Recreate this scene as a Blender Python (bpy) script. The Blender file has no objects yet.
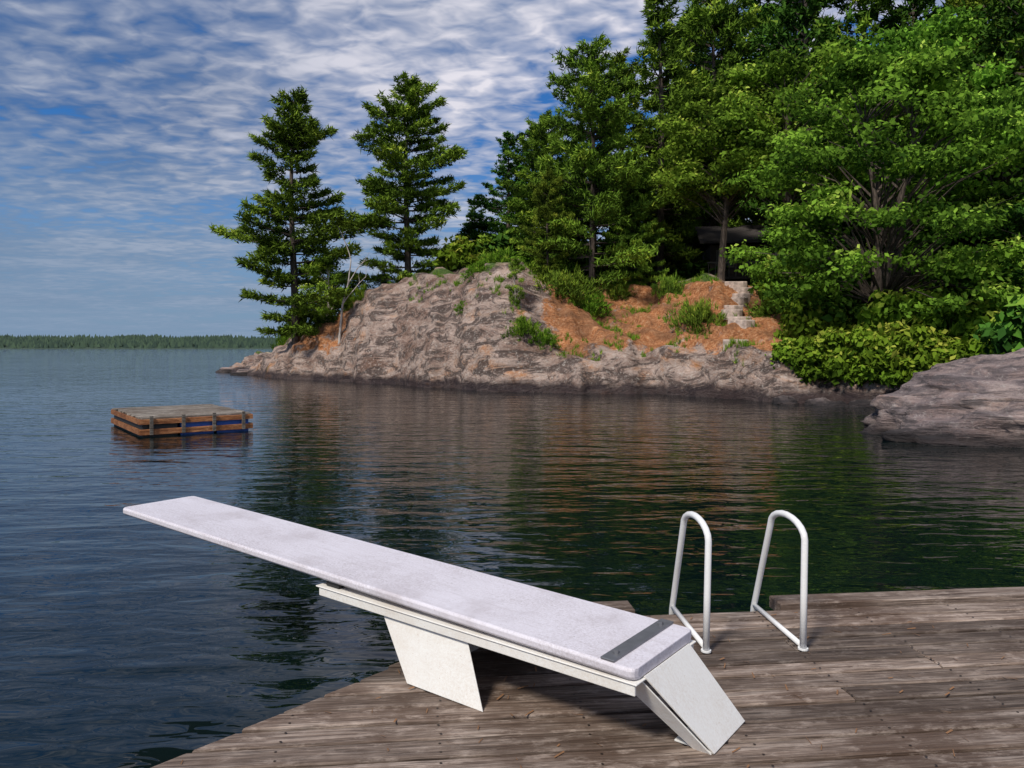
import bpy, math, random
import numpy as np
from mathutils import Vector, noise
F=760.0
scene=bpy.context.scene
scene.view_settings.view_transform='Standard'
scene.view_settings.look='None'
scene.view_settings.exposure=0
col=scene.collection

# ------------------------------------------------------------------ helpers
def new_mat(name):
    m=bpy.data.materials.new(name); m.use_nodes=True
    nt=m.node_tree
    for n in list(nt.nodes): nt.nodes.remove(n)
    out=nt.nodes.new('ShaderNodeOutputMaterial')
    return m,nt,out
class G:
    def __init__(s,nt): s.nt=nt
    def n(s,t,**kw):
        nd=s.nt.nodes.new(t)
        for k,v in kw.items(): setattr(nd,k,v)
        return nd
    def l(s,a,b): s.nt.links.new(a,b)
    def setin(s,nd,key,v):
        if hasattr(v,'is_output') : s.l(v,nd.inputs[key])
        else: nd.inputs[key].default_value=v
    def math(s,op,a,b=0.0,c=None,clamp=False):
        nd=s.n('ShaderNodeMath',operation=op,use_clamp=clamp)
        s.setin(nd,0,a); s.setin(nd,1,b)
        if c is not None: s.setin(nd,2,c)
        return nd.outputs[0]
    def mix(s,f,a,b,mode='MIX'):
        nd=s.n('ShaderNodeMix',data_type='RGBA',blend_type=mode)
        s.setin(nd,0,f)
        for i,v in ((6,a),(7,b)):
            if hasattr(v,'is_output'): s.l(v,nd.inputs[i])
            else: nd.inputs[i].default_value=(v[0],v[1],v[2],1)
        return nd.outputs[2]
    def ramp(s,f,stops,interp='LINEAR'):
        nd=s.n('ShaderNodeValToRGB'); cr=nd.color_ramp; cr.interpolation=interp
        while len(cr.elements)<len(stops): cr.elements.new(0.5)
        for e,(p,c) in zip(cr.elements,stops):
            e.position=p; e.color=(c[0],c[1],c[2],1) if hasattr(c,'__len__') else (c,c,c,1)
        s.l(f,nd.inputs[0]); return nd.outputs[0]
    def noise(s,vec,scale,detail=4,rough=.55,dist=0.0):
        nd=s.n('ShaderNodeTexNoise'); nd.inputs['Scale'].default_value=scale
        nd.inputs['Detail'].default_value=detail; nd.inputs['Roughness'].default_value=rough
        nd.inputs['Distortion'].default_value=dist
        if vec is not None: s.l(vec,nd.inputs['Vector'])
        return nd.outputs['Fac']
    def mapping(s,vec,scale=(1,1,1),rot=(0,0,0),loc=(0,0,0)):
        nd=s.n('ShaderNodeMapping'); nd.inputs['Scale'].default_value=scale
        nd.inputs['Rotation'].default_value=rot; nd.inputs['Location'].default_value=loc
        s.l(vec,nd.inputs['Vector']); return nd.outputs[0]
    def bump(s,h,strength=.5,dist=.02,normal=None):
        nd=s.n('ShaderNodeBump'); nd.inputs['Strength'].default_value=strength
        nd.inputs['Distance'].default_value=dist; s.l(h,nd.inputs['Height'])
        if normal is not None: s.l(normal,nd.inputs['Normal'])
        return nd.outputs[0]
    def pbsdf(s,out,base,rough=.6,normal=None,metal=0.0,spec=.5):
        p=s.n('ShaderNodeBsdfPrincipled')
        if hasattr(base,'is_output'): s.l(base,p.inputs['Base Color'])
        else: p.inputs['Base Color'].default_value=(*base,1)
        s.setin(p,'Roughness',rough); p.inputs['Metallic'].default_value=metal
        p.inputs['Specular IOR Level'].default_value=spec
        if normal is not None: s.l(normal,p.inputs['Normal'])
        s.l(p.outputs[0],out.inputs[0]); return p

def np_mesh(name,V,T,matidx=None,tint=None,mats=(),smooth=False):
    me=bpy.data.meshes.new(name)
    V=np.asarray(V,dtype=np.float32); T=np.asarray(T,dtype=np.int32)
    k=T.shape[1]
    me.vertices.add(len(V)); me.vertices.foreach_set('co',V.ravel())
    me.loops.add(T.size); me.loops.foreach_set('vertex_index',T.ravel())
    me.polygons.add(len(T)); me.polygons.foreach_set('loop_start',np.arange(0,T.size,k,dtype=np.int32))
    if matidx is not None: me.polygons.foreach_set('material_index',np.asarray(matidx,dtype=np.int32))
    me.update(calc_edges=True)
    if tint is not None:
        a=me.attributes.new('tint','FLOAT','FACE'); a.data.foreach_set('value',np.asarray(tint,dtype=np.float32))
    for m in mats: me.materials.append(m)
    me.polygons.foreach_set('use_smooth',np.full(len(T),bool(smooth)))
    me.validate()
    return me
def add(name,me,loc=(0,0,0),rotz=0,scale=(1,1,1),parent=None):
    o=bpy.data.objects.new(name,me); col.objects.link(o)
    o.location=loc; o.rotation_euler=(0,0,rotz); o.scale=scale
    if parent: o.parent=parent
    return o
def empty(name,loc=(0,0,0)):
    o=bpy.data.objects.new(name,None); o.empty_display_size=.2; o.location=loc; col.objects.link(o); return o
def pydata(name,v,f,mats=(),smooth=False):
    me=bpy.data.meshes.new(name); me.from_pydata([tuple(p) for p in v],[],f); me.update()
    for m in mats: me.materials.append(m)
    if smooth:
        for p in me.polygons: p.use_smooth=True
    return me
def bevel(o,w,seg=2):
    b=o.modifiers.new('bev','BEVEL'); b.width=w; b.segments=seg; b.limit_method='ANGLE'; b.angle_limit=math.radians(35)
def tube(V,Fc,pts,rad,n=6,cap=True):
    pts=[Vector(p) for p in pts]; b=len(V); prev=None
    for i,p in enumerate(pts):
        d=(pts[min(i+1,len(pts)-1)]-pts[max(i-1,0)]).normalized()
        if prev is None:
            a=Vector((0,0,1)) if abs(d.z)<.9 else Vector((1,0,0))
            u=d.cross(a).normalized()
        else:
            u=(prev-d*prev.dot(d)).normalized()
        prev=u; w=d.cross(u)
        for k in range(n):
            t=2*math.pi*k/n
            V.append(p+(u*math.cos(t)+w*math.sin(t))*rad[i])
    for i in range(len(pts)-1):
        for k in range(n):
            a=b+i*n+k; c=b+i*n+(k+1)%n
            Fc.append((a,c,c+n)); Fc.append((a,c+n,a+n))
    if cap:
        for s,i in ((1,0),(-1,len(pts)-1)):
            V.append(pts[i]); ci=len(V)-1
            for k in range(n):
                a=b+i*n+k; c=b+i*n+(k+1)%n
                Fc.append((ci,c,a) if s==1 else (ci,a,c))
def prism(quad_top,quad_bot):
    v=list(quad_top)+list(quad_bot)
    f=[(0,1,2,3),(7,6,5,4)]+[(i,i+4,(i+1)%4+4,(i+1)%4) for i in range(4)]
    return v,f

# ------------------------------------------------------------------ materials
def leaf_mat(name,dark,light,yellow=(.16,.2,.03),trans=.35):
    m,nt,out=new_mat(name); g=G(nt)
    at=g.n('ShaderNodeAttribute',attribute_name='tint')
    oi=g.n('ShaderNodeObjectInfo')
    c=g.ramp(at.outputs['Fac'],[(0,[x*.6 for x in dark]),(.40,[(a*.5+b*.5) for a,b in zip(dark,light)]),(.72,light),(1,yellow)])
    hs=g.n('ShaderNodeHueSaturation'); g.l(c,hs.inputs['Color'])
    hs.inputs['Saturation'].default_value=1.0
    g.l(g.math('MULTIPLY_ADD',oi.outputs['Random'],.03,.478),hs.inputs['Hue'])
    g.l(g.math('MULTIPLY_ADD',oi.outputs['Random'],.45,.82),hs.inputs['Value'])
    d=g.n('ShaderNodeBsdfDiffuse'); g.l(hs.outputs[0],d.inputs['Color'])
    if trans>0:
        t=g.n('ShaderNodeBsdfTranslucent'); g.l(hs.outputs[0],t.inputs['Color'])
        mx=g.n('ShaderNodeMixShader'); mx.inputs[0].default_value=trans
        g.l(d.outputs[0],mx.inputs[1]); g.l(t.outputs[0],mx.inputs[2]); g.l(mx.outputs[0],out.inputs[0])
    else: g.l(d.outputs[0],out.inputs[0])
    return m
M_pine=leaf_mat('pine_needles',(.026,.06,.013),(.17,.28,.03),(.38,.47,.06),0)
M_leaf=leaf_mat('broad_leaves',(.04,.10,.014),(.22,.40,.042),(.46,.60,.10),.3)
M_shrub=leaf_mat('shrub_leaves',(.035,.09,.012),(.16,.30,.025),(.38,.45,.07),.25)
M_dark=leaf_mat('dark_leaves',(.016,.048,.012),(.065,.15,.02),(.15,.24,.03),0)  # darker green foliage for back pines, oaks and some shrubs

def bark(name,c1,c2):
    m,nt,out=new_mat(name); g=G(nt)
    tc=g.n('ShaderNodeTexCoord'); v=g.mapping(tc.outputs['Object'],(6,6,1.2))
    n=g.noise(v,3,3); g.pbsdf(out,g.ramp(n,[(.35,c1),(.65,c2)]),.9); return m
M_bark=bark('pine_bark',(.035,.025,.02),(.13,.1,.08))
M_birch=bark('birch_bark',(.26,.22,.19),(.58,.53,.48))

# water
m,nt,out=new_mat('lake_water'); g=G(nt); M_water=m
geo=g.n('ShaderNodeNewGeometry'); P=geo.outputs['Position']
n1=g.noise(g.mapping(P,(.55,1.5,1),(0,0,.12)),1.25,2,.45,.35)
n2=g.noise(g.mapping(P,(.8,1.9,1),(0,0,-.18)),3.4,2,.5,.5)
n3=g.noise(g.mapping(P,(1,1.3,1)),.25,1)
calm=g.ramp(g.noise(P,.05,2),[(.38,.7),(.62,1.2)])
h=g.math('ADD',g.math('MULTIPLY',n1,.046),g.math('MULTIPLY',n2,.0125))
h=g.math('ADD',h,g.math('MULTIPLY',n3,.02))
h=g.math('MULTIPLY',h,calm)
bmp=g.bump(h,1.0,1.0)
p=g.pbsdf(out,(.002,.007,.007),.01,bmp); p.inputs['IOR'].default_value=1.48

# rock / soil terrain
def rock_nodes(g,P):
    a=g.noise(g.mapping(P,(1,1,1.6),(.3,.5,.4)),.45,4,.6,.7)
    b=g.noise(g.mapping(P,(.5,1.1,2.0),(.2,.9,.2)),1.0,7,.72,.7)
    c=g.noise(P,7,4,.8)
    base=g.ramp(a,[(.34,(.20,.12,.09)),(.44,(.33,.225,.18)),(.54,(.45,.345,.295)),(.62,(.44,.28,.20)),(.70,(.48,.215,.095))])
    base=g.mix(g.ramp(b,[(.44,.9),(.52,0)]),base,(.085,.062,.055))
    base=g.mix(g.ramp(c,[(.54,0),(.66,.6)]),base,(.62,.56,.50))
    base=g.mix(g.ramp(c,[(.32,.8),(.44,0)]),base,(.09,.07,.06))
    hh=g.math('ADD',g.math('MULTIPLY',b,.9),g.math('MULTIPLY',c,.10))
    return base,hh,a,c
m,nt,out=new_mat('shore_rock_and_soil'); g=G(nt); M_terr=m
geo=g.n('ShaderNodeNewGeometry'); P=geo.outputs['Position']
base,hh,na,nc=rock_nodes(g,P)
at=g.n('ShaderNodeAttribute',attribute_name='soil')
am=g.n('ShaderNodeAttribute',attribute_name='moss')
sn=g.noise(P,.9,5,.7); sn2=nc
sm=g.math('ADD',at.outputs['Fac'],g.math('MULTIPLY',g.math('SUBTRACT',sn,.53),2.6))
sm=g.ramp(sm,[(.40,0),(.6,1)])
soil=g.ramp(sn2,[(.30,(.15,.06,.025)),(.5,(.48,.195,.08)),(.66,(.62,.36,.20))])
soil=g.mix(g.ramp(na,[(.42,.6),(.53,0)]),soil,(.19,.10,.055))
base=g.mix(sm,base,soil)
mm=g.math('ADD',am.outputs['Fac'],g.math('MULTIPLY',g.math('SUBTRACT',na,.5),2.2))
mm=g.ramp(mm,[(.42,0),(.6,1)])
moss=g.ramp(sn2,[(.35,(.025,.05,.012)),(.55,(.09,.15,.03)),(.7,(.2,.19,.07))])
base=g.mix(mm,base,moss)
sep=g.n('ShaderNodeSeparateXYZ'); g.l(P,sep.inputs[0])
wz=g.math('ADD',sep.outputs[2],g.math('MULTIPLY',g.math('SUBTRACT',sn,.5),.9))
wet=g.ramp(wz,[(.28,1),(.6,0)])
base=g.mix(g.math('MULTIPLY',wet,.88),base,(.028,.02,.024))
g.pbsdf(out,base,.85,g.bump(hh,1,.5),spec=.2)
m,nt,out=new_mat('boulder_granite'); g=G(nt); M_bould=m
geo=g.n('ShaderNodeNewGeometry'); P=geo.outputs['Position']
base,hh,na,nc=rock_nodes(g,P)
base=g.mix(.5,base,(.27,.225,.235))
st=g.noise(g.mapping(P,(.35,.8,4.5),(0,.35,0)),1.5,6,.7,.4)
base=g.mix(g.ramp(st,[(.43,.8),(.53,0)]),base,(.075,.065,.068))
sep=g.n('ShaderNodeSeparateXYZ'); g.l(P,sep.inputs[0])
wet=g.ramp(g.math('ADD',sep.outputs[2],g.math('MULTIPLY',st,.5)),[(.4,1),(.62,0)])
base=g.mix(g.math('MULTIPLY',wet,.88),base,(.022,.02,.022))
g.pbsdf(out,base,.85,g.bump(g.math('ADD',hh,st),1,.22),spec=.2)

# wood
def wood_mat(name,c0,c1,c2,scale=1.0,tintamt=.6):
    m,nt,out=new_mat(name); g=G(nt)
    tc=g.n('ShaderNodeTexCoord'); O=tc.outputs['Object']
    at=g.n('ShaderNodeAttribute',attribute_name='tint')
    cmb=g.n('ShaderNodeCombineXYZ'); g.l(g.math('MULTIPLY',at.outputs['Fac'],37.0),cmb.inputs[0]); g.l(g.math('MULTIPLY',at.outputs['Fac'],11.0),cmb.inputs[2])
    va=g.n('ShaderNodeVectorMath',operation='ADD'); g.l(O,va.inputs[0]); g.l(cmb.outputs[0],va.inputs[1]); V=va.outputs[0]
    gr=g.noise(g.mapping(V,(1.3,26,26)),1.0*scale,6,.7,.35)
    gf=g.noise(g.mapping(V,(5,130,130)),1.0*scale,3,.6)
    bl=g.noise(O,1.3,5,.7); bl2=g.noise(g.mapping(O,(1,2.5,2.5)),6,5,.75)
    c=g.ramp(gr,[(.34,c0),(.5,c1),(.66,c2)])
    c=g.mix(g.ramp(gf,[(.38,.7),(.55,0)]),c,[x*.4 for x in c0])
    c=g.mix(g.ramp(bl,[(.38,.8),(.58,0)]),c,[c0[0]*.85,c0[1]*.74,c0[2]*.64])
    c=g.mix(g.ramp(bl2,[(.53,0),(.72,.6)]),c,[c2[0]*1.25,c2[1]*1.25,c2[2]*1.25])
    f=g.math('MULTIPLY_ADD',at.outputs['Fac'],tintamt,1-tintamt/2)
    cc=g.n('ShaderNodeCombineXYZ'); 
    for i in range(3): g.l(f,cc.inputs[i])
    c=g.mix(1.0,c,cc.outputs[0],'MULTIPLY')
    g.pbsdf(out,c,.75,g.bump(g.math('ADD',gr,g.math('MULTIPLY',gf,.5)),.9,.010),spec=.35)
    return m
M_deck=wood_mat('weathered_deck_wood',(.08,.054,.041),(.225,.168,.134),(.38,.31,.265),tintamt=.85)
M_raft=wood_mat('raft_wood',(.11,.09,.07),(.25,.215,.18),(.40,.36,.31))
M_rafts=wood_mat('raft_side_wood',(.16,.055,.02),(.48,.19,.07),(.6,.3,.14))

def simple(name,c,rough=.5,metal=0,nscale=20,var=.15,bump=.1):
    m,nt,out=new_mat(name); g=G(nt)
    tc=g.n('ShaderNodeTexCoord'); n=g.noise(tc.outputs['Object'],nscale,5,.6)
    cc=g.ramp(n,[(.3,[x*(1-var) for x in c]),(.7,[min(1,x*(1+var)) for x in c])])
    g.pbsdf(out,cc,rough,g.bump(n,bump,.01),metal); return m
def white_mat(name,base,dirt,amt,rough,specks=(.2,.19,.17)):
    m,nt,out=new_mat(name); g=G(nt)
    tc=g.n('ShaderNodeTexCoord'); O=tc.outputs['Object']
    a=g.noise(g.mapping(O,(1,2,2)),1.3,4,.6); b=g.noise(O,90,4,.8); c=g.noise(O,260,2,.5)
    f=g.math('MULTIPLY',g.ramp(a,[(.3,.15),(.7,1)]),g.ramp(b,[(.40,0),(.7,1)]))
    col_=g.mix(g.math('MULTIPLY',f,amt),base,dirt)
    col_=g.mix(g.ramp(g.noise(O,75,3,.8),[(.65,0),(.7,.8*amt)]),col_,specks)
    st=g.noise(g.mapping(O,(2,25,2)),2,4,.7)
    col_=g.mix(g.ramp(st,[(.52,0),(.75,.35*amt)]),col_,dirt)
    big=g.noise(O,2.6,5,.7)
    col_=g.mix(g.ramp(big,[(.5,0),(.68,.45*amt)]),col_,dirt)
    g.pbsdf(out,col_,rough,g.bump(g.math('ADD',c,g.math('MULTIPLY',b,.4)),.35,.003)); return m
M_board=white_mat('board_white_fibreglass',(.70,.67,.73),(.36,.31,.32),.95,.5)
M_steel_w=white_mat('stand_white_paint',(.82,.81,.78),(.5,.38,.27),.5,.4,(.3,.16,.07))
M_rail=white_mat('ladder_white_metal',(.8,.8,.8),(.55,.53,.5),.4,.25)
M_metal=simple('grey_metal',(.22,.22,.23),.45,.7)
M_dark_in=simple('dark_metal',(.02,.02,.02),.6)
M_nail=simple('nail_head',(.03,.02,.015),.6,.3)
M_blue=simple('blue_float',(.02,.09,.36),.5)
M_stone=simple('stone_slab',(.43,.34,.29),.9,0,6,.45,.6)
M_cab=simple('cabin_wood',(.06,.04,.028),.8,0,8,.4,.3)
M_roof=simple('cabin_roof',(.05,.042,.04),.9,0,12,.3,.3)
M_glass=simple('window_glass',(.03,.04,.05),.08,0,2,.1,0)
M_trim=simple('cabin_trim',(.16,.13,.10),.7)
M_litter=simple('dry_needles',(.22,.11,.05),.9)

# ------------------------------------------------------------------ terrain
sx=[-23.5,-23,-15.6,-10.7,-5.9,-1.45,2.1,5.9,7.5,9.4,12.3,13,15,19,24,40,70]
sy=[66,60.8,49,44.7,40,34.5,33,32.3,30.4,27.6,26,24.5,22.5,19,15,11,9]
def ys(x): return float(np.interp(x,sx,sy))+ .9*noise.noise(Vector((x*.55,3.1,0)))+.35*noise.noise(Vector((x*1.9,7.1,0)))
bx=[-23.5,-20,-14,-6,10,70]; by=[66.5,73,82,98,130,170]
def yb(x): return float(np.interp(x,bx,by))
hx=[-23,-18,-14.5,-12,-9,-5,0,3,7,11,15,20,40,70]
hh_=[.5,1.1,2.0,3.1,4.5,5.1,5.1,4.4,4.2,4.0,3.0,2.6,3,4]
dd_=[8,8,7,6.5,6.5,7,8.5,10,12,13,14,15,16,20]
sh1=[.25,.35,.5,.6,.8,.9,.9,.9,.9,.8,.6,.5,.5,.5]
def terr(x,y,detail=True):
    d=y-ys(x); db=yb(x)-y
    if d<0: return max(-2.0,d*.9)
    if db<0: return max(-2.0,db*.5)
    hm=float(np.interp(x,hx,hh_)); D=float(np.interp(x,hx,dd_)); h1=float(np.interp(x,hx,sh1))
    t=min(d/D,1); dome=1-(1-t)**2
    k0=min(1,max(0,(3-x)/3))
    z=h1*min(1,d/.9)**.6 + hm*((t*.55+.45*t*t*(3-2*t))*(1-k0)+dome*k0)
    if d>D: z+=min(d-D,30)*.13*min(1,max(0,(x+14)/14))
    z*=min(1,db/12+.05)
    if detail:
        a=min(1,d/1.2)
        z+=a*.75*noise.fractal(Vector((x*.26,y*.26,z*.1)),1.0,2.1,3)
        r=1-abs(noise.noise(Vector((x*.42+y*.3,y*.2-x*.22,4.2))))*2
        z+=a*.4*r
        q=1.25; s0=.62*x+.15*y+.5*noise.noise(Vector((x*.3,y*.3,2))); zz=(z+s0)/q; fr=zz-math.floor(zz); st=(math.floor(zz)+min(1,max(0,(fr-.1)/.3)))*q-s0
        k=.42*a if d<14 else 0
        z=z*(1-k)+st*k
        z+=a*.04*noise.noise(Vector((x*2.6,y*2.6,1)))
    return z
xs=np.concatenate([np.arange(-23.9,14,.15),np.arange(14,30,.5),np.arange(30,71,3)])
vs=np.concatenate([[-4,-1.5,-.5],np.arange(-.15,3,.12),np.arange(3,15,.2),np.arange(15,26,.8),np.arange(26,120,4)])
V=[];soil=[];moss=[]
for x in xs:
    y0=ys(x)
    for v in vs:
        y=y0+v; z=terr(x,y)
        V.append((x,y,z))
        s=0.0
        if 1.0<x<13: s=.95*min(1,(v-.7)/2.2)*min(1,(x-1)/1.5)*min(1,max(0,(14-x)/2))
        if -15<x<-8.5 : s=max(s,.9*min(1,(v-.5)/.8)*(1-abs(x+12)/4.5)*(1 if v<6 else 0))
        if v>13: s=.45
        soil.append(max(0,min(1,s)))
        mo=0.03
        if x<1.5: mo=max(mo,min(.45,(v-4)/5))
        if 1.5<=x<13 and v>2: mo=.14
        if v>12: mo=.5
        if x>12.5: mo=.6 if v>.8 else .2
        moss.append(mo)
nx,nv=len(xs),len(vs)
ii,jj=np.meshgrid(np.arange(nx-1),np.arange(nv-1),indexing='ij'); a=(ii*nv+jj).ravel()
T=np.stack([a,a+nv,a+nv+1,a+1],1)
me=np_mesh('terrain',V,T,mats=[M_terr],smooth=True)
for nm,arr in (('soil',soil),('moss',moss)):
    at=me.attributes.new(nm,'FLOAT','POINT'); at.data.foreach_set('value',np.array(arr,dtype=np.float32))
add('rocky_terrain',me)

me=pydata('lake',[(-4000,-400,0),(4000,-400,0),(4000,6000,0),(-4000,6000,0)],[(0,1,2,3)],[M_water]); add('lake_water',me)
m,nt,out=new_mat('lake_bed'); g=G(nt); g.pbsdf(out,(.05,.045,.03),.9)
me=pydata('bed',[(-4200,-500,-2.5),(4200,-500,-2.5),(4200,6200,-2.5),(-4200,6200,-2.5)],[(0,1,2,3)],[m]); add('ground',me)

# distant shore
rng=np.random.default_rng(5)
V=[];T=[];tint=[]
def far_h(x): return 15+6*noise.noise(Vector((x*.004,0,0)))+3*noise.noise(Vector((x*.02,5,0)))
N=16000
X=rng.uniform(-1000,900,N); dep=rng.uniform(0,1,N)
for x,dp in zip(X,dep):
    hgt=max(4,(far_h(x)-max(0,(x+620))*.018)); y=900+dp*90
    z=hgt*dp**.7*.9+rng.uniform(0,2); w=rng.uniform(1.6,3.5); hh2=rng.uniform(3,7)
    b=len(V); V+= [(x-w,y,z-1),(x+w,y,z-1),(x+rng.uniform(-.6,.6),y+.5,z+hh2)]
    T.append((b,b+1,b+2)); tint.append(rng.uniform(0,.7))
m,nt,out=new_mat('distant_forest'); g=G(nt)
at=g.n('ShaderNodeAttribute',attribute_name='tint')
g.pbsdf(out,g.ramp(at.outputs['Fac'],[(0,(.02,.045,.035)),(.7,(.06,.105,.06))]),.9)  # distance haze painted into the colour as a bluish dark green
add('distant_treeline',np_mesh('far',V,T,tint=tint,mats=[m]))
V=[];Fq=[]
xx=np.arange(-1200,1400,15)
for x in xx:
    hgt=max(4,(far_h(x)-max(0,(x+620))*.018))
    V+=[(x,895,-.5),(x,905,1.5),(x,990,hgt*.85),(x,1100,hgt*.7)]
for i in range(len(xx)-1):
    for j in range(3):
        a=i*4+j; Fq.append((a,a+4,a+5,a+1))
m2,nt,out=new_mat('distant_land'); g=G(nt); g.pbsdf(out,(.04,.065,.045),.9)
add('distant_hills',pydata('farland',V,Fq,[m2]))

# ------------------------------------------------------------------ trees
def tufts(C,out_dir,rng,m,lmin,lmax,w,up=.5,spread=1.0):
    n=len(C); D=rng.normal(size=(n,m,3))*spread
    D+=out_dir[:,None,:]*.7; D[:,:,2]+=up
    D/=np.linalg.norm(D,axis=2,keepdims=True)+1e-6
    L=rng.uniform(lmin,lmax,(n,m,1))
    S=rng.normal(size=(n,m,3)); S=np.cross(S,D); S/=np.linalg.norm(S,axis=2,keepdims=True)+1e-6
    base=C[:,None,:]+rng.normal(size=(n,m,3))*lmin*.4
    tri=np.stack([base-S*w*.5,base+S*w*.5,base+D*L],axis=2)
    return tri.reshape(-1,3)
def pine(seed,H=16,R=4.3,bf=.12,gap=.62,dens=1.0,irr=.35,mats=None,lean=.0,m=9,w=.1,flat=.06):
    rng=np.random.default_rng(seed); rnd=random.Random(seed)
    V=[];Fc=[]
    ph=rnd.uniform(0,6)
    ax=lambda z: Vector((lean*z+.25*math.sin(z*.25+ph)*(z/H),.2*math.sin(z*.3+ph*2)*(z/H),z))
    pts=[ax(H*i/12) for i in range(13)]; rad=[.24*H/16*(1-i/12)**.8+.015 for i in range(13)]
    pts[0].z=-1
    tube(V,Fc,pts,rad,7)
    Cs=[];Od=[];Br=[]
    z=H*bf
    while z<H*.985:
        t=(z-H*bf)/(H*(1-bf))
        wl=rnd.uniform(1-irr,1+irr*.5)
        nb=rnd.choice([3,4,5,5]) if t>.1 else rnd.choice([2,3,4])
        a0=rnd.uniform(0,6.28)
        for b in range(nb):
            az=a0+b*6.283/nb+rnd.uniform(-.4,.4)
            L=R*((1-t)**.62*(.6+.4*min(1,t/.25))+.05)*wl*rnd.uniform(.5,1.18)
            zz=z+rnd.uniform(-.25,.25)*gap
            d=Vector((math.cos(az),math.sin(az),0)); sd=Vector((-d.y,d.x,0))
            droop=-.14+.5*t
            f=lambda s: ax(zz)+d*(L*s)+Vector((0,0,L*(droop*s+.17*s*s)))
            bp=[f(s) for s in (0,.35,.7,1)]
            r0=.035+.012*L
            tube(V,Fc,bp,[r0,r0*.7,r0*.4,.01],3,False)
            nt_=int((L*L*2.6+L*6+4)*dens)
            tone=rnd.uniform(-.2,.2)
            for k in range(nt_):
                s=rnd.random()**.55
                if s<.25 and t<.8: continue
                lat=rnd.uniform(-1,1)*.42*L*(s*(1.25-s))*1.6
                p=f(s)+sd*lat+Vector((0,0,rnd.gauss(.06,flat)+abs(lat)*.05))
                Cs.append(p); o=d+sd*(lat*.8/(L+.1)); Od.append(o)
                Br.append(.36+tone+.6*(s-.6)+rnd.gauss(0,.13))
        z+=gap*rnd.uniform(.55,1.5)*(1-.4*t)
    C=np.array([tuple(c) for c in Cs]);O=np.array([tuple(c) for c in Od]);Br=np.array(Br)
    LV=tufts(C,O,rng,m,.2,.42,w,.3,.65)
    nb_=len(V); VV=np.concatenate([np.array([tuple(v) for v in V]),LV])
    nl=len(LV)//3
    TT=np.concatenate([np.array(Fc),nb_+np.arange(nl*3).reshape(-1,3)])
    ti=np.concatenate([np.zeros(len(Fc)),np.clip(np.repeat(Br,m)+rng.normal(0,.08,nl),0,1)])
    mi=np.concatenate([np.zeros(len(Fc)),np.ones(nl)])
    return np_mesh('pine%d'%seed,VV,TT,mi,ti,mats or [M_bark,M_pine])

def leaves(C,Bt,rng,m,rx,rz,size):
    n=len(C); D=rng.normal(size=(n,m,3)); D/=np.linalg.norm(D,axis=2,keepdims=True)
    r=rng.uniform(.15,1,(n,m,1))**.5
    r=r*(1+.25*rng.normal(size=(n,m,1)))
    off=D*r*np.array([rx,rx,rz])
    c=C[:,None,:]+off
    nrm=rng.normal(size=(n,m,3))*.7; nrm[:,:,2]+=.8; nrm+=D*.5; nrm/=np.linalg.norm(nrm,axis=2,keepdims=True)
    u=np.cross(nrm,rng.normal(size=(n,m,3))); u/=np.linalg.norm(u,axis=2,keepdims=True); w=np.cross(nrm,u)
    s=size*rng.uniform(.6,1.25,(n,m,1))
    a=c-u*s*.6; b=c+w*s*.36-u*s*.08; d=c-w*s*.36-u*s*.08; e=c+u*s*.6-nrm*s*.12
    q=np.stack([a,b,e,d],axis=2).reshape(-1,3)
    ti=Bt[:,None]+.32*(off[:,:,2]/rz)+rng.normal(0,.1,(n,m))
    return q,np.clip(ti.ravel(),0,1)
def leaf_faces(nb_,nl):
    i0=nb_+np.arange(nl)*4
    return np.stack([np.stack([i0,i0+1,i0+2],1),np.stack([i0,i0+2,i0+3],1)],1).reshape(-1,3)
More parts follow.
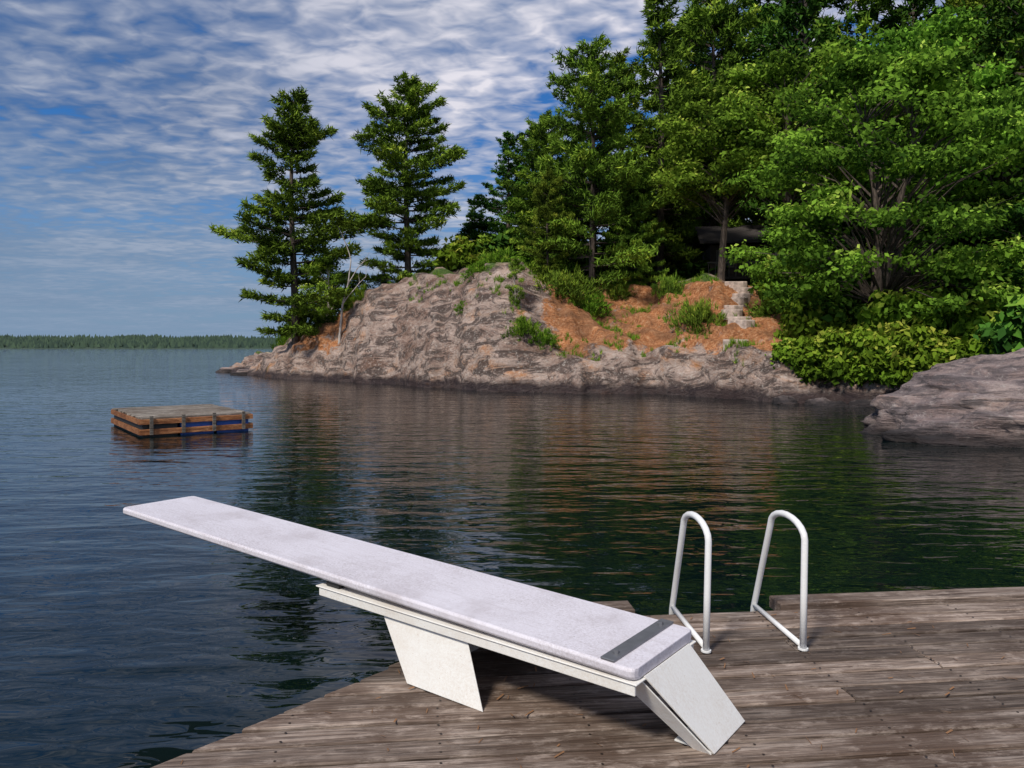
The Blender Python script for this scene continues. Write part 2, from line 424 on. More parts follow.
def broad(seed,H,R,crown_lo,nclump,m=90,size=.19,cr=(.85,.4),trunks=2,mats=None,lowwide=True):
    rng=np.random.default_rng(seed); rnd=random.Random(seed)
    V=[];Fc=[];Cs=[];B=[]
    tr=[]
    for k in range(trunks):
        az=rnd.uniform(0,6.28); l=rnd.uniform(.05,.22) if trunks>1 else .04
        def ax(z,az=az,l=l,ph=rnd.uniform(0,6)): return Vector((math.cos(az)*l*z+.15*math.sin(z*.6+ph),math.sin(az)*l*z+.12*math.sin(z*.5+ph*2),z))
        top=H*.85
        pts=[ax(top*i/8) for i in range(9)]; pts[0]=pts[0]-Vector((0,0,.8))
        tube(V,Fc,pts,[(.2*H/11)*(1-i/8)**.7+.02 for i in range(9)],7); tr.append(ax)
    for c in range(nclump):
        u=rnd.random(); zc=crown_lo*H+(H*(1-crown_lo))*u
        prof=math.sqrt(max(0,1-((u-.38)/.64)**2)) if lowwide else math.sin(math.pi*(.1+.85*u))
        az=rnd.uniform(0,6.28); rr=R*prof*rnd.uniform(.35,1.05)**.6*(1+.3*noise.noise(Vector((math.cos(az)*1.5,math.sin(az)*1.5,u*3+seed))))
        p=Vector((math.cos(az)*rr,math.sin(az)*rr,zc)); ax=rnd.choice(tr)
        zs=max(.15*H,zc-rr*.55-rnd.uniform(.1,.6)); zs=min(zs,H*.8); s=ax(zs); mid=(s+p)/2+Vector((0,0,.12*rr))
        tube(V,Fc,[s,mid,p],[.03+.008*rr,.02+.003*rr,.008],3,False)
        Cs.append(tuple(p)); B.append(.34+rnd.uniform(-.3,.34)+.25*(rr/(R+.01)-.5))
        for e in range(2):
            q=p+Vector((rnd.gauss(0,.6),rnd.gauss(0,.6),rnd.gauss(0,.2)))*cr[0]
            Cs.append(tuple(q)); B.append(B[-1]+rnd.uniform(-.1,.1))
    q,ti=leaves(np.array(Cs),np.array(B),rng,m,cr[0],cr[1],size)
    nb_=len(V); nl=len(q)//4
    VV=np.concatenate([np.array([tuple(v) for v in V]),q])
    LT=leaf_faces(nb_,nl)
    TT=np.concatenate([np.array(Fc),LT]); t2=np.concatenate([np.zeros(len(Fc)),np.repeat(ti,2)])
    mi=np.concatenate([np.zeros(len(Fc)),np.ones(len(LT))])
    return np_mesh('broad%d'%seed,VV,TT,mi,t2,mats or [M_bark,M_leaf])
def shrub(seed,mat,size=.13,nc=60,m=70,spiky=False):
    rng=np.random.default_rng(seed); rnd=random.Random(seed)
    V=[];Fc=[];Cs=[];B=[];O=[]
    for c in range(nc):
        az=rnd.uniform(0,6.28); el=rnd.random(); r=rnd.uniform(.4,1.0)*(1+.3*noise.noise(Vector((math.cos(az)*2,math.sin(az)*2,seed))))
        p=Vector((math.cos(az)*r*math.cos(el*1.4),math.sin(az)*r*math.cos(el*1.4),.08+r*.9*math.sin(el*1.5)))
        tube(V,Fc,[(p.x*.1,p.y*.1,-.2),tuple(p*.6),tuple(p)],[.02,.012,.005],3,False)
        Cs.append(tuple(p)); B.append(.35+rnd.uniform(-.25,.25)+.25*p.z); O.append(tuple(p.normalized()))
    C=np.array(Cs);B=np.array(B)
    nb_=len(V)
    if spiky:
        C=np.repeat(C,6,0)+rng.normal(size=(len(C)*6,3))*.14; O=np.repeat(np.array(O),6,0); B=np.repeat(B,6)
        q=tufts(C,O,rng,11,.1,.26,.04,.7,.5); nl=len(q)//3
        LT=nb_+np.arange(nl*3).reshape(-1,3); ti=np.clip(np.repeat(B,11)+rng.normal(0,.12,nl),0,1)
    else:
        q,ti=leaves(C,B,rng,m,.26,.17,size); nl=len(q)//4
        LT=leaf_faces(nb_,nl); ti=np.repeat(ti,2)
    VV=np.concatenate([np.array([tuple(v) for v in V]),q])
    TT=np.concatenate([np.array(Fc),LT]); t2=np.concatenate([np.zeros(len(Fc)),ti]); mi=np.concatenate([np.zeros(len(Fc)),np.ones(len(LT))])
    return np_mesh('shrub%d'%seed,VV,TT,mi,t2,[M_bark,mat])

PA=pine(11,16,5.2,.07,.80,1.45,.42,lean=-.012,flat=.07)
PB=pine(12,16,5.3,.06,.74,1.45,.36,flat=.07)
PC=pine(13,16,6.2,.06,.70,1.2,.38)
PD=pine(14,16,3.2,.12,.75,1.0,.45)
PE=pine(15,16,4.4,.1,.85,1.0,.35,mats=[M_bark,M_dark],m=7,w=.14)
PH=16.0
def place(name,me,px,Y,ztop,rot=0,w=1.0,H=PH):
    X=(px-512)/F*Y; zb=terr(X,Y,False); s=(ztop-zb)/H
    add(name,me,(X,Y,zb-.1),rot,(s*w,s*w,s))
pines=[(PA,296,50,18.4,.3,1.1),(PB,408,50,19.7,1.0,1.1),(PC,592,42,18.8,2.0,.95),(PD,660,46,23.5,.5,1.0),
 (PB,545,47,16.5,2.4,1.0),(PE,508,53,17,.4,1.1),(PE,475,58,13.5,2.0,1.1),(PD,620,52,22,1.2,1.1),(PB,712,51,27,3.0,.85),(PE,760,56,29,.2,1.0),
 (PE,805,47,28,4.0,.9),(PA,862,47,28,1.7,.85),(PE,915,45,28,.7,.95),(PC,1000,38,25,5.2,.7),(PE,1060,43,26,3.7,.9),(PE,690,58,28,2.9,1),
 (PE,1030,33,20,3.3,1.0),(PB,548,40.5,11.5,1.3,.8),(PC,640,42.5,12,4.4,.75)]
for me,px,Y,zt,r,w in pines: place('pine_tree',me,px,Y,zt,r,w)
rr=random.Random(3)
for i,px in enumerate(range(540,1120,64)):
    place('pine_tree',PE,px+rr.uniform(-12,12),rr.uniform(60,68),rr.uniform(21,26)+ (6 if px>700 else -2),rr.uniform(0,6),rr.uniform(1.1,1.3))
DA=broad(21,11,6.0,.12,185,72,.21,(.9,.34),3)
DB=broad(22,10,4.6,.15,120,68,.21,(.9,.36),2)
DE=broad(25,12,3.6,.5,90,66,.22,(.85,.34),1)
DC=broad(23,7,1.9,.2,40,60,.17,(.55,.35),1,mats=[M_birch,M_leaf],lowwide=False)
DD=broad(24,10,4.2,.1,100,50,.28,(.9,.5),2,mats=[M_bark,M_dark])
place('maple_tree',DA,882,30,13.0,.4,.92,11)
place('maple_tree',DB,1010,31,12.2,2.0,1.0,10)
place('maple_tree',DE,722,40.5,15.8,4.0,1.0,12)
place('maple_tree',DE,795,38,16.5,1.0,1.0,12)
place('maple_tree',DA,950,38,18.0,3.0,.85,11)
place('birch_tree',DC,326,48.5,7.8,.8,1.0,7)
place('birch_tree',DC,516,36.8,6.3,2.8,.6,7)
place('birch_tree',DC,778,36.5,7.6,3.8,1.3,7)
for px,Y,zt,r in ((860,36,8.5,1),(910,36,8.5,2),(985,33,9,3),(1060,27,8,4),(480,55,11,2.2),(560,50,12,3.3),(640,50,12,4.1),(345,56,7.5,1),(440,56,8.5,3),(385,57,7.5,3)):
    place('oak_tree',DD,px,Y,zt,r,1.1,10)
rd0=random.Random(77); V=[];Fc=[]
X0=(338-512)/F*46
def bare(p,d,l,r,dep):
    pts=[p]; q=Vector(p); dd=Vector(d)
    for i in range(4):
        q=q+dd*(l/4); dd=(dd+Vector((rd0.gauss(0,.1),rd0.gauss(0,.1),rd0.gauss(.03,.05)))).normalized(); pts.append(q.copy())
    tube(V,Fc,pts,[r*(1-.16*i) for i in range(5)],5,False)
    if dep>0:
        for i in range(2,5):
            a_=rd0.uniform(0,6.28); nd=(dd*.9+Vector((math.cos(a_)*.6,math.sin(a_)*.4,.3))).normalized()
            bare(pts[i],nd,l*rd0.uniform(.25,.42),r*.38,dep-1)
bare(Vector((0,0,-.3)),Vector((.08,0,1)).normalized(),5.4,.10,2)
add('dead_tree',np_mesh('dead',[tuple(v) for v in V],np.array(Fc),mats=[M_birch],smooth=True),(X0,46.2,terr(X0,46.2,False)))
S1=shrub(31,M_shrub,.15,75,62); S2=shrub(32,M_shrub,.11,50,70,True); S3=shrub(33,M_dark,.17,60,45); S4=shrub(34,M_pine,.1,60,60,True)
def sh(me,px,Y,r,h,rot=0,dz=0):
    X=(px-512)/F*Y; z=terr(X,Y,False); add('shrub',me,(X,Y,z-.1+dz),rot,(r,r,h))
for i,(px,Y,r,h) in enumerate([(792,28.4,1.0,1.3),(818,28,1.4,1.6),(850,27.4,1.5,1.9),(880,26.6,1.4,1.6),(910,26,1.5,1.9),(935,25.2,1.3,1.5),(812,30.5,1.5,2.3),(905,28.5,1.8,2.6),(965,27,1.8,2.3)]):
    sh(S1,px,Y,r,h,i*1.3,-.1)
for i,(px,Y,r,h) in enumerate([(700,34.5,1.15,1.4),(523,35.4,.9,.9),(545,35.2,.7,.7),(560,39.5,1.7,1.5),(590,39,1.2,1.1),(302,54,1.2,2.4),(322,51,.9,1.6),(290,57,1.2,1.8),(362,47.5,.8,1.3),(668,40,.8,1.1),(350,48,.6,.8),(440,49,.8,.8),(785,34,1.3,1.2),(480,41,1.0,.9),(500,43,1.5,1.3),(615,41,1.0,1.0),(640,37,.5,.5),(465,38.5,.6,.5)]):
    sh(S2 if i%3 else S4,px,Y,r,h,i*1.1)
sh(S1,955,21.5,.5,1.9,.5)
for i in range(10):
    px=470+i*32
    if 700<px<765: continue
    sh(S3 if i%2 else S1,px,rr.uniform(47,50),2.4,rr.uniform(1.6,2.6),i*1.0)
for i in range(9):
    px=800+i*30; sh(S3 if i%2 else S1,px,rr.uniform(31,35),2.1,rr.uniform(1.8,2.8),i*1.2)
for x,y,r,h in ((14.5,21.5,1.6,1.9),(17,19.5,1.8,2.2),(16,23,2,2.8),(19,21,2,3)):
    add('shrub',S3,(x,y,terr(x,y,False)-.2),x,(r,r,h))
rg=random.Random(44); Cg=[]
for i in range(420):
    if rg.random()<.65: x=rg.uniform(1,12.5); v=rg.uniform(1.2,14)
    else: x=rg.uniform(-15,1); v=rg.uniform(2.5,9)
    y=ys(x)+v
    if noise.noise(Vector((x*.5,y*.5,9)))<.04: continue
    for k in range(rg.randint(2,6)):
        xx_=x+rg.gauss(0,.18); yy=y+rg.gauss(0,.18); Cg.append((xx_,yy,terr(xx_,yy)))
Cg=np.array(Cg); rng=np.random.default_rng(9)
GV=tufts(Cg,np.zeros_like(Cg),rng,14,.1,.32,.03,1.6,.6); nl=len(GV)//3
add('grass',np_mesh('grass',GV,np.arange(nl*3).reshape(-1,3),tint=np.clip(rng.normal(.55,.2,nl),0,1),mats=[M_shrub]))

# ------------------------------------------------------------------ boulder
def boulder(name,c,s,seed,rot=0,n=5,mat=None):
    import bmesh
    bm=bmesh.new(); bmesh.ops.create_icosphere(bm,subdivisions=n,radius=1)
    for v in bm.verts:
        p=v.co.copy(); d=p.normalized()
        k=1+.16*noise.fractal(d*1.3+Vector((seed,0,0)),.9,2,4)+.06*noise.fractal(d*5+Vector((seed,3,0)),.8,2,4)
        q=Vector((d.x*s[0],d.y*s[1],d.z*s[2]))*k
        l=q.z+q.x*.2; st=.37; f=l/st-math.floor(l/st); q.z+= (min(1,max(0,(f-.25)/.4))-f)*st*.45
        side=(math.floor(l/st)%2-.5)*.07; q.x*=1+side*.12; q.y*=1+side*.12
        v.co=q
    me=bpy.data.meshes.new(name); bm.to_mesh(me); bm.free(); me.materials.append(mat or M_bould)
    for p in me.polygons: p.use_smooth=True
    return add(name,me,c,rot)
boulder('granite_boulder',(13.65,17.3,-.1),(5.3,3.3,2.05),4.0,-.03,6)
for i,(px,Y,s) in enumerate([(232,60,.8),(250,55.2,.8),(785,27.0,.45),(822,26.2,.4),(867,25.6,.4),(840,25.8,.3)]):
    X=(px-512)/F*Y; boulder('shore_rock',(X,Y,-.05),(s*1.7,s,s*.6),i+2.5,i*.7,4)

st_root=empty('stone_steps',(0,0,0))
rs=random.Random(8)
for i in range(16):
    Y=31.0+i*.78; X=9.2+.235*i+.28*math.sin(i*1.1)+rs.uniform(-.1,.1)
    w=rs.uniform(.42,.62); v=[]; n=11
    z=max(terr(X,Y,True),terr(X+.3,Y+.2,True),terr(X-.3,Y+.2,True))
    for k in range(n):
        a=k*6.283/n; r=w*rs.uniform(.78,1.1); v.append((X+math.cos(a)*r,Y+math.sin(a)*r*.8,z+.09+.03*math.sin(a)))
    v2=[(a,b,c-.45) for a,b,c in v]
    f=[tuple(range(n))]+[(k,k+n,(k+1)%n+n,(k+1)%n) for k in range(n)]
    o=add('slab_%d'%i,pydata('slab',v+v2,f,[M_stone]),parent=st_root); bevel(o,.04,3)

# cabin
cb=empty('wooden_cabin',(14.6,46.5,terr(14.6,46.5,False)+1.3)); cb.rotation_euler=(0,0,-.15)
def cbox(name,x0,x1,y0,y1,z0,z1,mat,parent):
    t=[(x0,y0,z1),(x1,y0,z1),(x1,y1,z1),(x0,y1,z1)]; b=[(p[0],p[1],z0) for p in t]
    v,f=prism(t,b); return add(name,pydata(name,v,f,[mat]),parent=parent)
cbox('walls',-2.4,3.5,0,5,-2,2.0,M_cab,cb)
rf=pydata('roof',[(-3.1,-.8,2.0),(4.2,-.8,2.0),(4.2,2.5,3.4),(-3.1,2.5,3.4),(4.2,5.8,2.0),(-3.1,5.8,2.0),(-3.1,-.8,2.15),(4.2,-.8,2.15),(4.2,2.5,3.55),(-3.1,2.5,3.55),(4.2,5.8,2.15),(-3.1,5.8,2.15)],
 [(0,3,2,1),(3,5,4,2),(6,7,8,9),(9,8,10,11),(0,1,7,6),(5,11,10,4),(1,2,8,7),(2,4,10,8),(0,6,9,3),(3,9,11,5)],[M_roof]); add('roof',rf,parent=cb)
for i,x in enumerate((-1.5,.3,2.3)):
    cbox('window_frame_%d'%i,x-.55,x+.55,-.05,-.002,.6,1.7,M_trim,cb); cbox('window_%d'%i,x-.45,x+.45,-.07,-.052,.7,1.6,M_glass,cb)
cbox('porch_floor',-2.8,3.8,-2.2,-.08,-.3,-.15,M_cab,cb); cbox('porch_rail',-2.8,3.8,-2.2,-2.1,.65,.73,M_trim,cb)
for i in range(17): cbox('baluster_%d'%i,-2.75+i*.39,-2.71+i*.39,-2.18,-2.13,-.15,.65,M_trim,cb)
for i in range(3): cbox('porch_post_%d'%i,-2.7+i*3.1,-2.56+i*3.1,-2.15,-2.0,-3,-.3,M_cab,cb)

# ------------------------------------------------------------------ dock
DZ=.45; ang=math.radians(5.9); ca,sa=math.cos(ang),math.sin(ang)
dock=empty('wooden_dock',(0,0,DZ)); dock.rotation_euler=(0,0,ang)
def loc(X,Y): return (ca*X+sa*Y,-sa*X+ca*Y)
e0=loc(-1.315,2.80); e1=loc(-.613,3.67)
def edge_u(v): return e0[0]+(v-e0[1])*(e1[0]-e0[0])/(e1[1]-e0[1])
rd=random.Random(17)
V=[];Fc=[];ti=[];mi=[]
def plank(u0a,u0b,u1,v0,v1,zt,th,tint):
    c=.006; b=len(V)
    V.extend([(u0a+c,v0+c,zt),(u1-c,v0+c,zt),(u1-c,v1-c,zt),(u0b+c,v1-c,zt),
              (u0a,v0,zt-c),(u1,v0,zt-c),(u1,v1,zt-c),(u0b,v1,zt-c),
              (u0a,v0,zt-th),(u1,v0,zt-th),(u1,v1,zt-th),(u0b,v1,zt-th)])
    fs=[(0,1,2,3),(11,10,9,8)]+[(i,i+4,(i+1)%4+4,(i+1)%4) for i in range(4)]+[(i+4,i+8,(i+1)%4+8,(i+1)%4+4) for i in range(4)]
    for f in fs: Fc.append(tuple(b+i for i in f)); ti.append(tint); mi.append(0)
def nail(u,v,z):
    b=len(V); r=.006
    for k in range(6): V.append((u+r*math.cos(k*1.0472),v+r*math.sin(k*1.0472),z+.0012))
    Fc.append((b,b+1,b+2,b+3)); Fc.append((b,b+3,b+4,b+5)); ti.extend([.5,.5]); mi.extend([1,1])
W=.142; v=4.29
joists=[-1.2+i*.61 for i in range(20)]
while v>-1.2:
    v1=v; v0=v-W+.014+rd.uniform(-.003,.005)
    j=rd.uniform(-.014,.014)
    ua=edge_u(v0)+j; ub=edge_u(v1)+j
    cuts=[rd.choice(joists[4:10])+.0] if rd.random()<.5 else []
    cuts.append(9.0); start=None
    for cu in cuts:
        a=(ua,ub) if start is None else (start,start)
        if cu-max(a)<.5: continue
        plank(a[0],a[1],cu-.003,v0+rd.uniform(0,.004),v1-rd.uniform(0,.004),rd.uniform(-.004,.004),.036,rd.random())
        start=cu+.003
    for ju in joists:
        if ju>ub+.05:
            for vv in (v0+.03,v1-.03): nail(ju+rd.uniform(-.01,.01),vv+rd.uniform(-.006,.006),.0035)
    v-=W
pm=np_mesh('planks',V,np.array([f for f in Fc]),mi,ti,[M_deck,M_nail]); add('planks',pm,parent=dock)
V=[];Fc=[];ti=[];mi=[]
plank(edge_u(4.30),edge_u(4.47),1.16,4.300,4.455,.034,.07,.3)
plank(2.04,2.04,9,4.300,4.455,.034,.07,.55)
plank(edge_u(4.25),edge_u(4.29),9,4.25,4.288,-.045,.2,.2)
pts=[(edge_u(-1.2)+.03,-1.2),(edge_u(4.24)+.03,4.24)]
add('edge_boards',np_mesh('edge_boards',V,np.array(Fc),mi,ti,[M_deck]),parent=dock)
def slabline(name,p,q,th,z0,z1,mat):
    p=Vector((p[0],p[1],0));q=Vector((q[0],q[1],0)); d=(q-p).normalized(); nn=Vector((-d.y,d.x,0))*th
    t=[tuple(p+Vector((0,0,z1))),tuple(q+Vector((0,0,z1))),tuple(q-nn+Vector((0,0,z1))),tuple(p-nn+Vector((0,0,z1)))]
    b=[(a[0],a[1],z0) for a in t]; vv,ff=prism(t,b); return add(name,pydata(name,vv,ff,[mat]),parent=dock)
slabline('side_fascia',pts[0],pts[1],.04,-.24,-.045,M_deck)
for i in range(6):
    vv=4.0-i*1.0; 
    V2=[];F2=[]; tube(V2,F2,[(edge_u(vv)+.25,vv,-3),(edge_u(vv)+.25,vv,-.045)],[.09,.09],10); add('post_%d'%i,pydata('post',V2,F2,[M_deck],True),parent=dock)
for i in range(5):
    V2=[];F2=[]; tube(V2,F2,[(1+i*1.8,4.15,-3),(1+i*1.8,4.15,-.045)],[.09,.09],10); add('pile_%d'%i,pydata('post',V2,F2,[M_deck],True),parent=dock)
for i in range(9):
    vv=3.6-i*.6; cbox('joist_%d'%i,edge_u(vv)+.15,9,vv,vv+.04,-.22,-.045,M_deck,dock)
V2=[];F2=[]
for i in range(420):
    v_=rd.uniform(1.5,4.25); u_=rd.uniform(edge_u(v_)+.05,5.5); a_=rd.uniform(0,3.14); l_=rd.uniform(.008,.03); w_=rd.uniform(.0012,.004)
    dx,dy=math.cos(a_)*l_,math.sin(a_)*l_; px_,py_=-math.sin(a_)*w_,math.cos(a_)*w_; b=len(V2); zz_=.0065
    V2+=[(u_-dx-px_,v_-dy-py_,zz_),(u_+dx-px_,v_+dy-py_,zz_),(u_+dx+px_,v_+dy+py_,zz_+.003),(u_-dx+px_,v_-dy+py_,zz_+.001)]; F2.append((b,b+1,b+2,b+3))
add('needle_litter',pydata('litter',V2,F2,[M_litter]),parent=dock)

# ------------------------------------------------------------------ diving board
A=Vector((-.795,.607,0)); Pp=Vector((.607,.795,0)); L=3.94
C2=Vector((.615,3.03,0))
db=empty('diving_board',(C2.x,C2.y,DZ)); db.rotation_euler=(0,0,math.atan2(A.y,A.x))
def ztop(x): return .35+.1*x/L
bw=.268; V=[];Fc=[]
def prof(x):
    e=min(x,L-x); r=.035
    return bw-(r-math.sqrt(max(0,r*r-(r-e)**2)) if e<r else 0)
xsn=sorted(set([0,.006,.015,.03]+[.04+(L-.08)*i/24 for i in range(25)]+[L-.03,L-.015,L-.006,L]))
ring=[]
for x in xsn:
    w=prof(x); t=.046; z=ztop(x); c=.012
    pr=[(-w+c,0),(w-c,0),(w-c*.3,-c*.3),(w,-c),(w,-t+c),(w-c,-t),(-w+c,-t),(-w,-t+c),(-w,-c),(-w+c*.3,-c*.3)]
    b=len(V); V+=[(x,a,z+d) for a,d in pr]; ring.append(b)
k=10
for i in range(len(ring)-1):
    for j in range(k):
        Fc.append((ring[i]+j,ring[i+1]+j,ring[i+1]+(j+1)%k,ring[i]+(j+1)%k))
Fc.append(tuple(ring[0]+j for j in range(k))); Fc.append(tuple(ring[-1]+j for j in reversed(range(k))))
o=add('board',pydata('board',V,Fc,[M_board]),parent=db)
bevel(o,.004,2)
def lbox(name,x0,x1,y0,y1,f0,f1,mat,bv=.004):
    t=[(x0,y0,ztop(x0)+f1),(x1,y0,ztop(x1)+f1),(x1,y1,ztop(x1)+f1),(x0,y1,ztop(x0)+f1)]
    b=[(x0,y0,ztop(x0)+f0),(x1,y0,ztop(x1)+f0),(x1,y1,ztop(x1)+f0),(x0,y1,ztop(x0)+f0)]
    vv,ff=prism(t,b); o=add(name,pydata(name,vv,ff,[mat]),parent=db); bevel(o,bv); return o
lbox('hinge_bar',.09,.15,-bw+.008,bw-.008,.001,.010,M_metal,.003)
for i,y in enumerate((-.19,.19)):
    V2=[];F2=[]; tube(V2,F2,[(.12,y,ztop(.12)+.008),(.12,y,ztop(.12)+.022)],[.014,.012],6); add('bolt_%d'%i,pydata('bolt',V2,F2,[M_metal]),parent=db)
def fr(x): return -.05-.03*x/1.82
def fbox(name,x0,x1,y0,y1,a0,a1,mat):
    t=[(x0,y0,ztop(x0)+fr(x0)+a1),(x1,y0,ztop(x1)+fr(x1)+a1),(x1,y1,ztop(x1)+fr(x1)+a1),(x0,y1,ztop(x0)+fr(x0)+a1)]
    b=[(x0,y0,ztop(x0)+fr(x0)+a0),(x1,y0,ztop(x1)+fr(x1)+a0),(x1,y1,ztop(x1)+fr(x1)+a0),(x0,y1,ztop(x0)+fr(x0)+a0)]
    vv,ff=prism(t,b); o=add(name,pydata(name,vv,ff,[mat]),parent=db); bevel(o,.003); return o
fbox('frame_plate',-.01,1.85,-.268,.268,-.008,-.001,M_steel_w)
fbox('frame_flange_near',0,1.83,.25,.262,-.050,-.01,M_steel_w)
fbox('frame_flange_far',0,1.83,-.262,-.25,-.050,-.01,M_steel_w)
fbox('fulcrum_pad',1.70,1.80,-.24,.24,.0,.028,M_dark_in)
zt=lambda x: ztop(x)+fr(x)-.045
def sheet(name,q,th=.006,mat=M_steel_w):
    q=[Vector(p) for p in q]; nn=(q[1]-q[0]).cross(q[3]-q[0]).normalized()*th
    vv,ff=prism([tuple(p) for p in q],[tuple(p-nn) for p in q]); o=add(name,pydata(name,vv,ff,[mat]),parent=db); bevel(o,.002); return o
def toL(X,Y):
    d=Vector((X,Y,0))-C2; return (d.dot(A), -d.dot(Pp))
b0=toL(-.506,3.43); b1=toL(-.118,3.31)
ym=(b0[1]+b1[1])/2
x0b,x1b=b0[0]+.02,b1[0]-.05
for sgn,nm in ((1,'near'),(-1,'far')):
    q=[(1.38,.235*sgn,zt(1.38)),(.84,.235*sgn,zt(.84)),(x1b,ym*sgn,.002),(x0b,ym*sgn,.002)]
    if sgn<0: q=q[::-1]
    sheet('front_support_side_'+nm,q)
sheet('front_support_face',[(1.384,-.23,zt(1.38)),(1.384,.23,zt(1.38)),(x0b+.003,ym-.005,.002),(x0b+.003,-ym+.005,.002)])
ra=toL(.73,2.873); rb=toL(.947,3.158)
rx=(ra[0]+rb[0])/2
yn=ra[1]-.03; yf=rb[1]+.01
q=[(-.002,.2,zt(0)+.05),(-.002,-.2,zt(0)+.05),(rx-.02,yf,.003),(rx-.02,yn,.003)]
sheet('rear_support_face',q,.008)
for sgn,y0,y1,nm in ((1,.195,yn,'near'),(-1,-.195,yf,'far')):
    q=[(.13,y0,zt(0)+.03),(.0,y0,zt(0)+.03),(rx-.015,y1,.003),(rx+.06,y1,.003)]
    if sgn<0:q=q[::-1]
    sheet('rear_support_side_'+nm,q)
sheet('rear_foot',[(rx-.02,yn,.012),(rx-.02,yf,.012),(rx+.14,yf,.012),(rx+.14,yn,.012)],.008)

# ------------------------------------------------------------------ ladder
ld=empty('dock_ladder',(0,0,0))
def arc_rail(name,nx_,ny_,rx_,ry_):
    f=Vector((nx_,ny_,DZ+.015)); r=Vector((rx_,ry_,DZ-.0)); h=.645
    tf=Vector((nx_+.02,ny_+.03,DZ+h-.09)); tr_=Vector((rx_-.0,ry_-.3,DZ+h-.075))
    pts=[f,f.lerp(tf,.5),tf]
    for k in range(1,10):
        t=math.pi*k/10; ctr=tf.lerp(tr_,(1-math.cos(t))/2); pts.append(ctr+Vector((0,0,.088*math.sin(t))))
    pts+=[tr_,tr_.lerp(r,.5),r,Vector((rx_,ry_+.06,DZ-.3)),Vector((rx_,ry_+.09,DZ-1.6))]
    V2=[];F2=[]; tube(V2,F2,pts,[.0175]*len(pts),12); add(name,pydata(name,V2,F2,[M_rail],True),parent=ld)
    V2=[];F2=[]; tube(V2,F2,[f+Vector((0,0,.003)),Vector((rx_,ry_-.02,DZ+.018))],[.014,.014],10); add(name+'_base',pydata(name,V2,F2,[M_rail],True),parent=ld)
    V2=[];F2=[]; tube(V2,F2,[Vector((nx_,ny_,DZ+.003)),Vector((nx_,ny_,DZ+.012))],[.026,.026],14); add(name+'_foot',pydata(name,V2,F2,[M_rail]),parent=ld)
arc_rail('rail_a',.986,3.862,.948,4.50)
arc_rail('rail_b',1.489,3.888,1.44,4.53)
for i in range(4):
    z=DZ-.3-i*.3
    o=cbox('step_%d'%i,.95,1.44,4.56+i*.01,4.65+i*.01,z-.02,z,M_rail,ld)

# ------------------------------------------------------------------ raft
rf=empty('swim_raft',(-8.2,16.8,0)); rf.rotation_euler=(0,0,math.atan2(.6,.8))
LU,LV=2.42,3.5
V=[];Fc=[];ti=[];mi=[]
n=24
for i in range(n):
    v0=i*LV/n; plank(0+rd.uniform(-.03,.03),rd.uniform(-.03,.03),LU+rd.uniform(-.03,.03),v0+.006,v0+LV/n-.010,.43+rd.uniform(-.006,.006),.035,rd.random())
add('deck_planks',np_mesh('raftp',V,np.array(Fc),[0]*len(ti),ti,[M_raft]),parent=rf)
V=[];Fc=[];ti=[];mi=[]
for (z,t) in ((.39,.11),(.17,.12)):
    plank(-.03,-.03,LU+.03,-.04,.0,z,t,.6); plank(-.03,-.03,LU+.03,LV,LV+.04,z,t,.6)
add('side_boards',np_mesh('rafts',V,np.array(Fc),[0]*len(ti),ti,[M_rafts]),parent=rf)
for i,x in enumerate((-.04,LU)):
    cbox('end_board_%d'%i,x,x+.04,.0,LV,.28,.39,M_rafts,rf)
    cbox('end_board_low_%d'%i,x,x+.04,.0,LV,.05,.17,M_rafts,rf)
for i in range(4):
    x=.2+i*(LU-.4)/3
    cbox('cleat_%d'%i,x-.035,x+.035,-.09,-.042,.05,.47,M_raft,rf)
for i in range(3):
    cbox('float_%d'%i,.03+i*.80,.76+i*.80,.02,LV-.02,-.15,.38,M_blue if i!=0 else M_dark_in,rf)

# ------------------------------------------------------------------ sky & light
w=bpy.data.worlds.new('World'); scene.world=w; w.use_nodes=True; nt=w.node_tree
for n_ in list(nt.nodes): nt.nodes.remove(n_)
g=G(nt); out=g.n('ShaderNodeOutputWorld'); bg=g.n('ShaderNodeBackground'); g.l(bg.outputs[0],out.inputs[0])
sunaz=math.radians(215); sunel=math.radians(48)
sk=g.n('ShaderNodeTexSky',sky_type='NISHITA'); sk.sun_disc=False; sk.sun_elevation=sunel; sk.sun_rotation=sunaz; sk.air_density=1.0; sk.ozone_density=2.5
tc=g.n('ShaderNodeTexCoord'); sep=g.n('ShaderNodeSeparateXYZ'); g.l(tc.outputs['Generated'],sep.inputs[0])
z=g.math('MAXIMUM',sep.outputs[2],0.0); zz=g.math('ADD',z,.07)
cb_=g.n('ShaderNodeCombineXYZ'); g.l(g.math('DIVIDE',sep.outputs[0],zz),cb_.inputs[0]); g.l(g.math('DIVIDE',sep.outputs[1],zz),cb_.inputs[1])
Pv=cb_.outputs[0]
fine=g.noise(g.mapping(Pv,(1.0,1.25,1),(0,0,.5)),9.0,3,.5,.4)
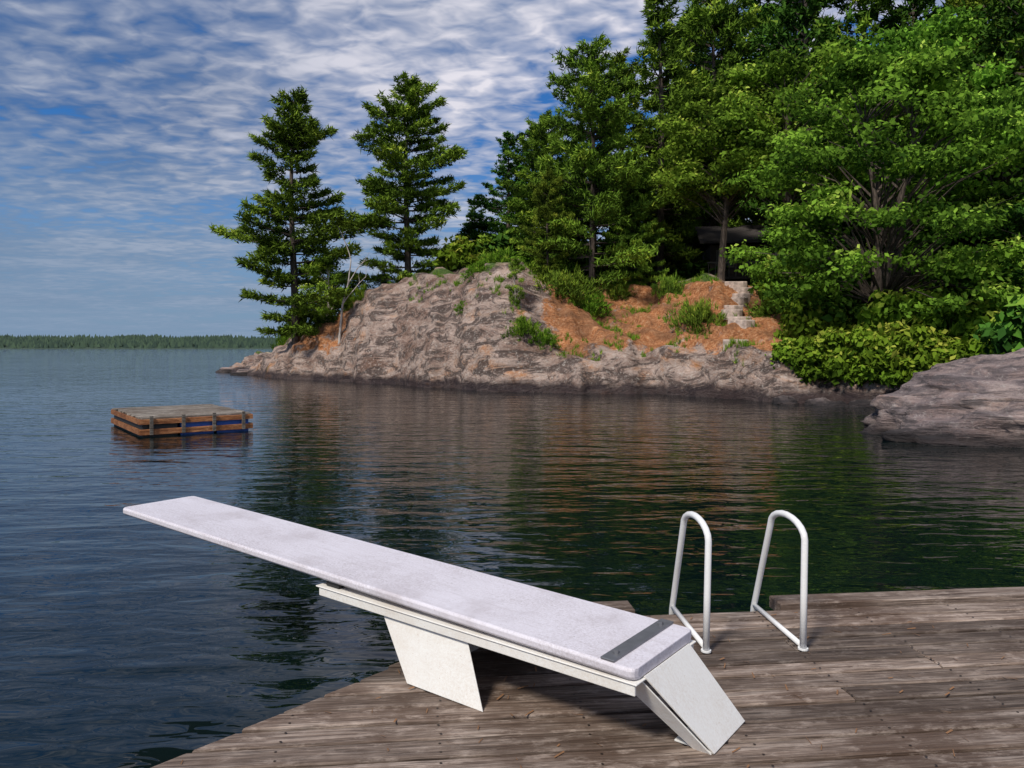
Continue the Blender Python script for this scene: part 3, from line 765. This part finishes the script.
mid=g.noise(g.mapping(Pv,(.8,1.1,1),(0,0,.35)),1.5,4,.55,.3)
big=g.noise(g.mapping(Pv,(1,1,1),(0,0,0),(1.3,.4,0)),.5,2,.5)
dn=g.math('ADD',g.math('MULTIPLY',fine,.5),g.math('MULTIPLY',mid,.62)); dn=g.math('ADD',dn,g.math('MULTIPLY',big,.65))
cov=g.ramp(dn,[(.73,0),(.81,.55),(.99,1)])
cloudc=g.ramp(g.math('ADD',g.math('MULTIPLY',fine,.45),g.math('MULTIPLY',mid,.55)),[(.40,(2.0,2.6,3.8)),(.62,(6.7,6.5,7.1))])
mr=g.n('ShaderNodeMapRange'); mr.inputs['From Min'].default_value=-.62; mr.inputs['From Max'].default_value=.04
g.l(g.math('ADD',sep.outputs[0],g.math('MULTIPLY',g.math('SUBTRACT',mid,.5),.5)),mr.inputs['Value'])
west=g.ramp(mr.outputs[0],[(0,(.31,.41,.54)),(1,(1,1,1))])
cloudc=g.mix(1.0,cloudc,west,'MULTIPLY')
skyc=g.mix(1.0,sk.outputs[0],(.20,.52,.90),'MULTIPLY')
c=g.mix(cov,skyc,cloudc)
hz=g.ramp(sep.outputs[2],[(0,.95),(.1,.7),(.26,0)])
c=g.mix(hz,c,(1.8,2.6,3.75))
g.l(c,bg.inputs[0]); bg.inputs[1].default_value=.12
sd=Vector((math.sin(sunaz)*math.cos(sunel),math.cos(sunaz)*math.cos(sunel),math.sin(sunel)))
ld_=bpy.data.lights.new('sun','SUN'); ld_.energy=3.9; ld_.angle=math.radians(10); ld_.color=(1,.93,.82)
so=bpy.data.objects.new('sun',ld_); col.objects.link(so); so.rotation_euler=(-sd).to_track_quat('-Z','Y').to_euler(); so.location=(0,0,50)

cam=bpy.data.cameras.new('camera'); co=bpy.data.objects.new('camera',cam); col.objects.link(co)
co.location=(0,0,2.0); co.rotation_euler=(math.radians(90),0,0)
cam.sensor_width=36; cam.lens=F/1024*36; cam.shift_y=-37/1024; cam.clip_start=.05; cam.clip_end=9000
scene.camera=co
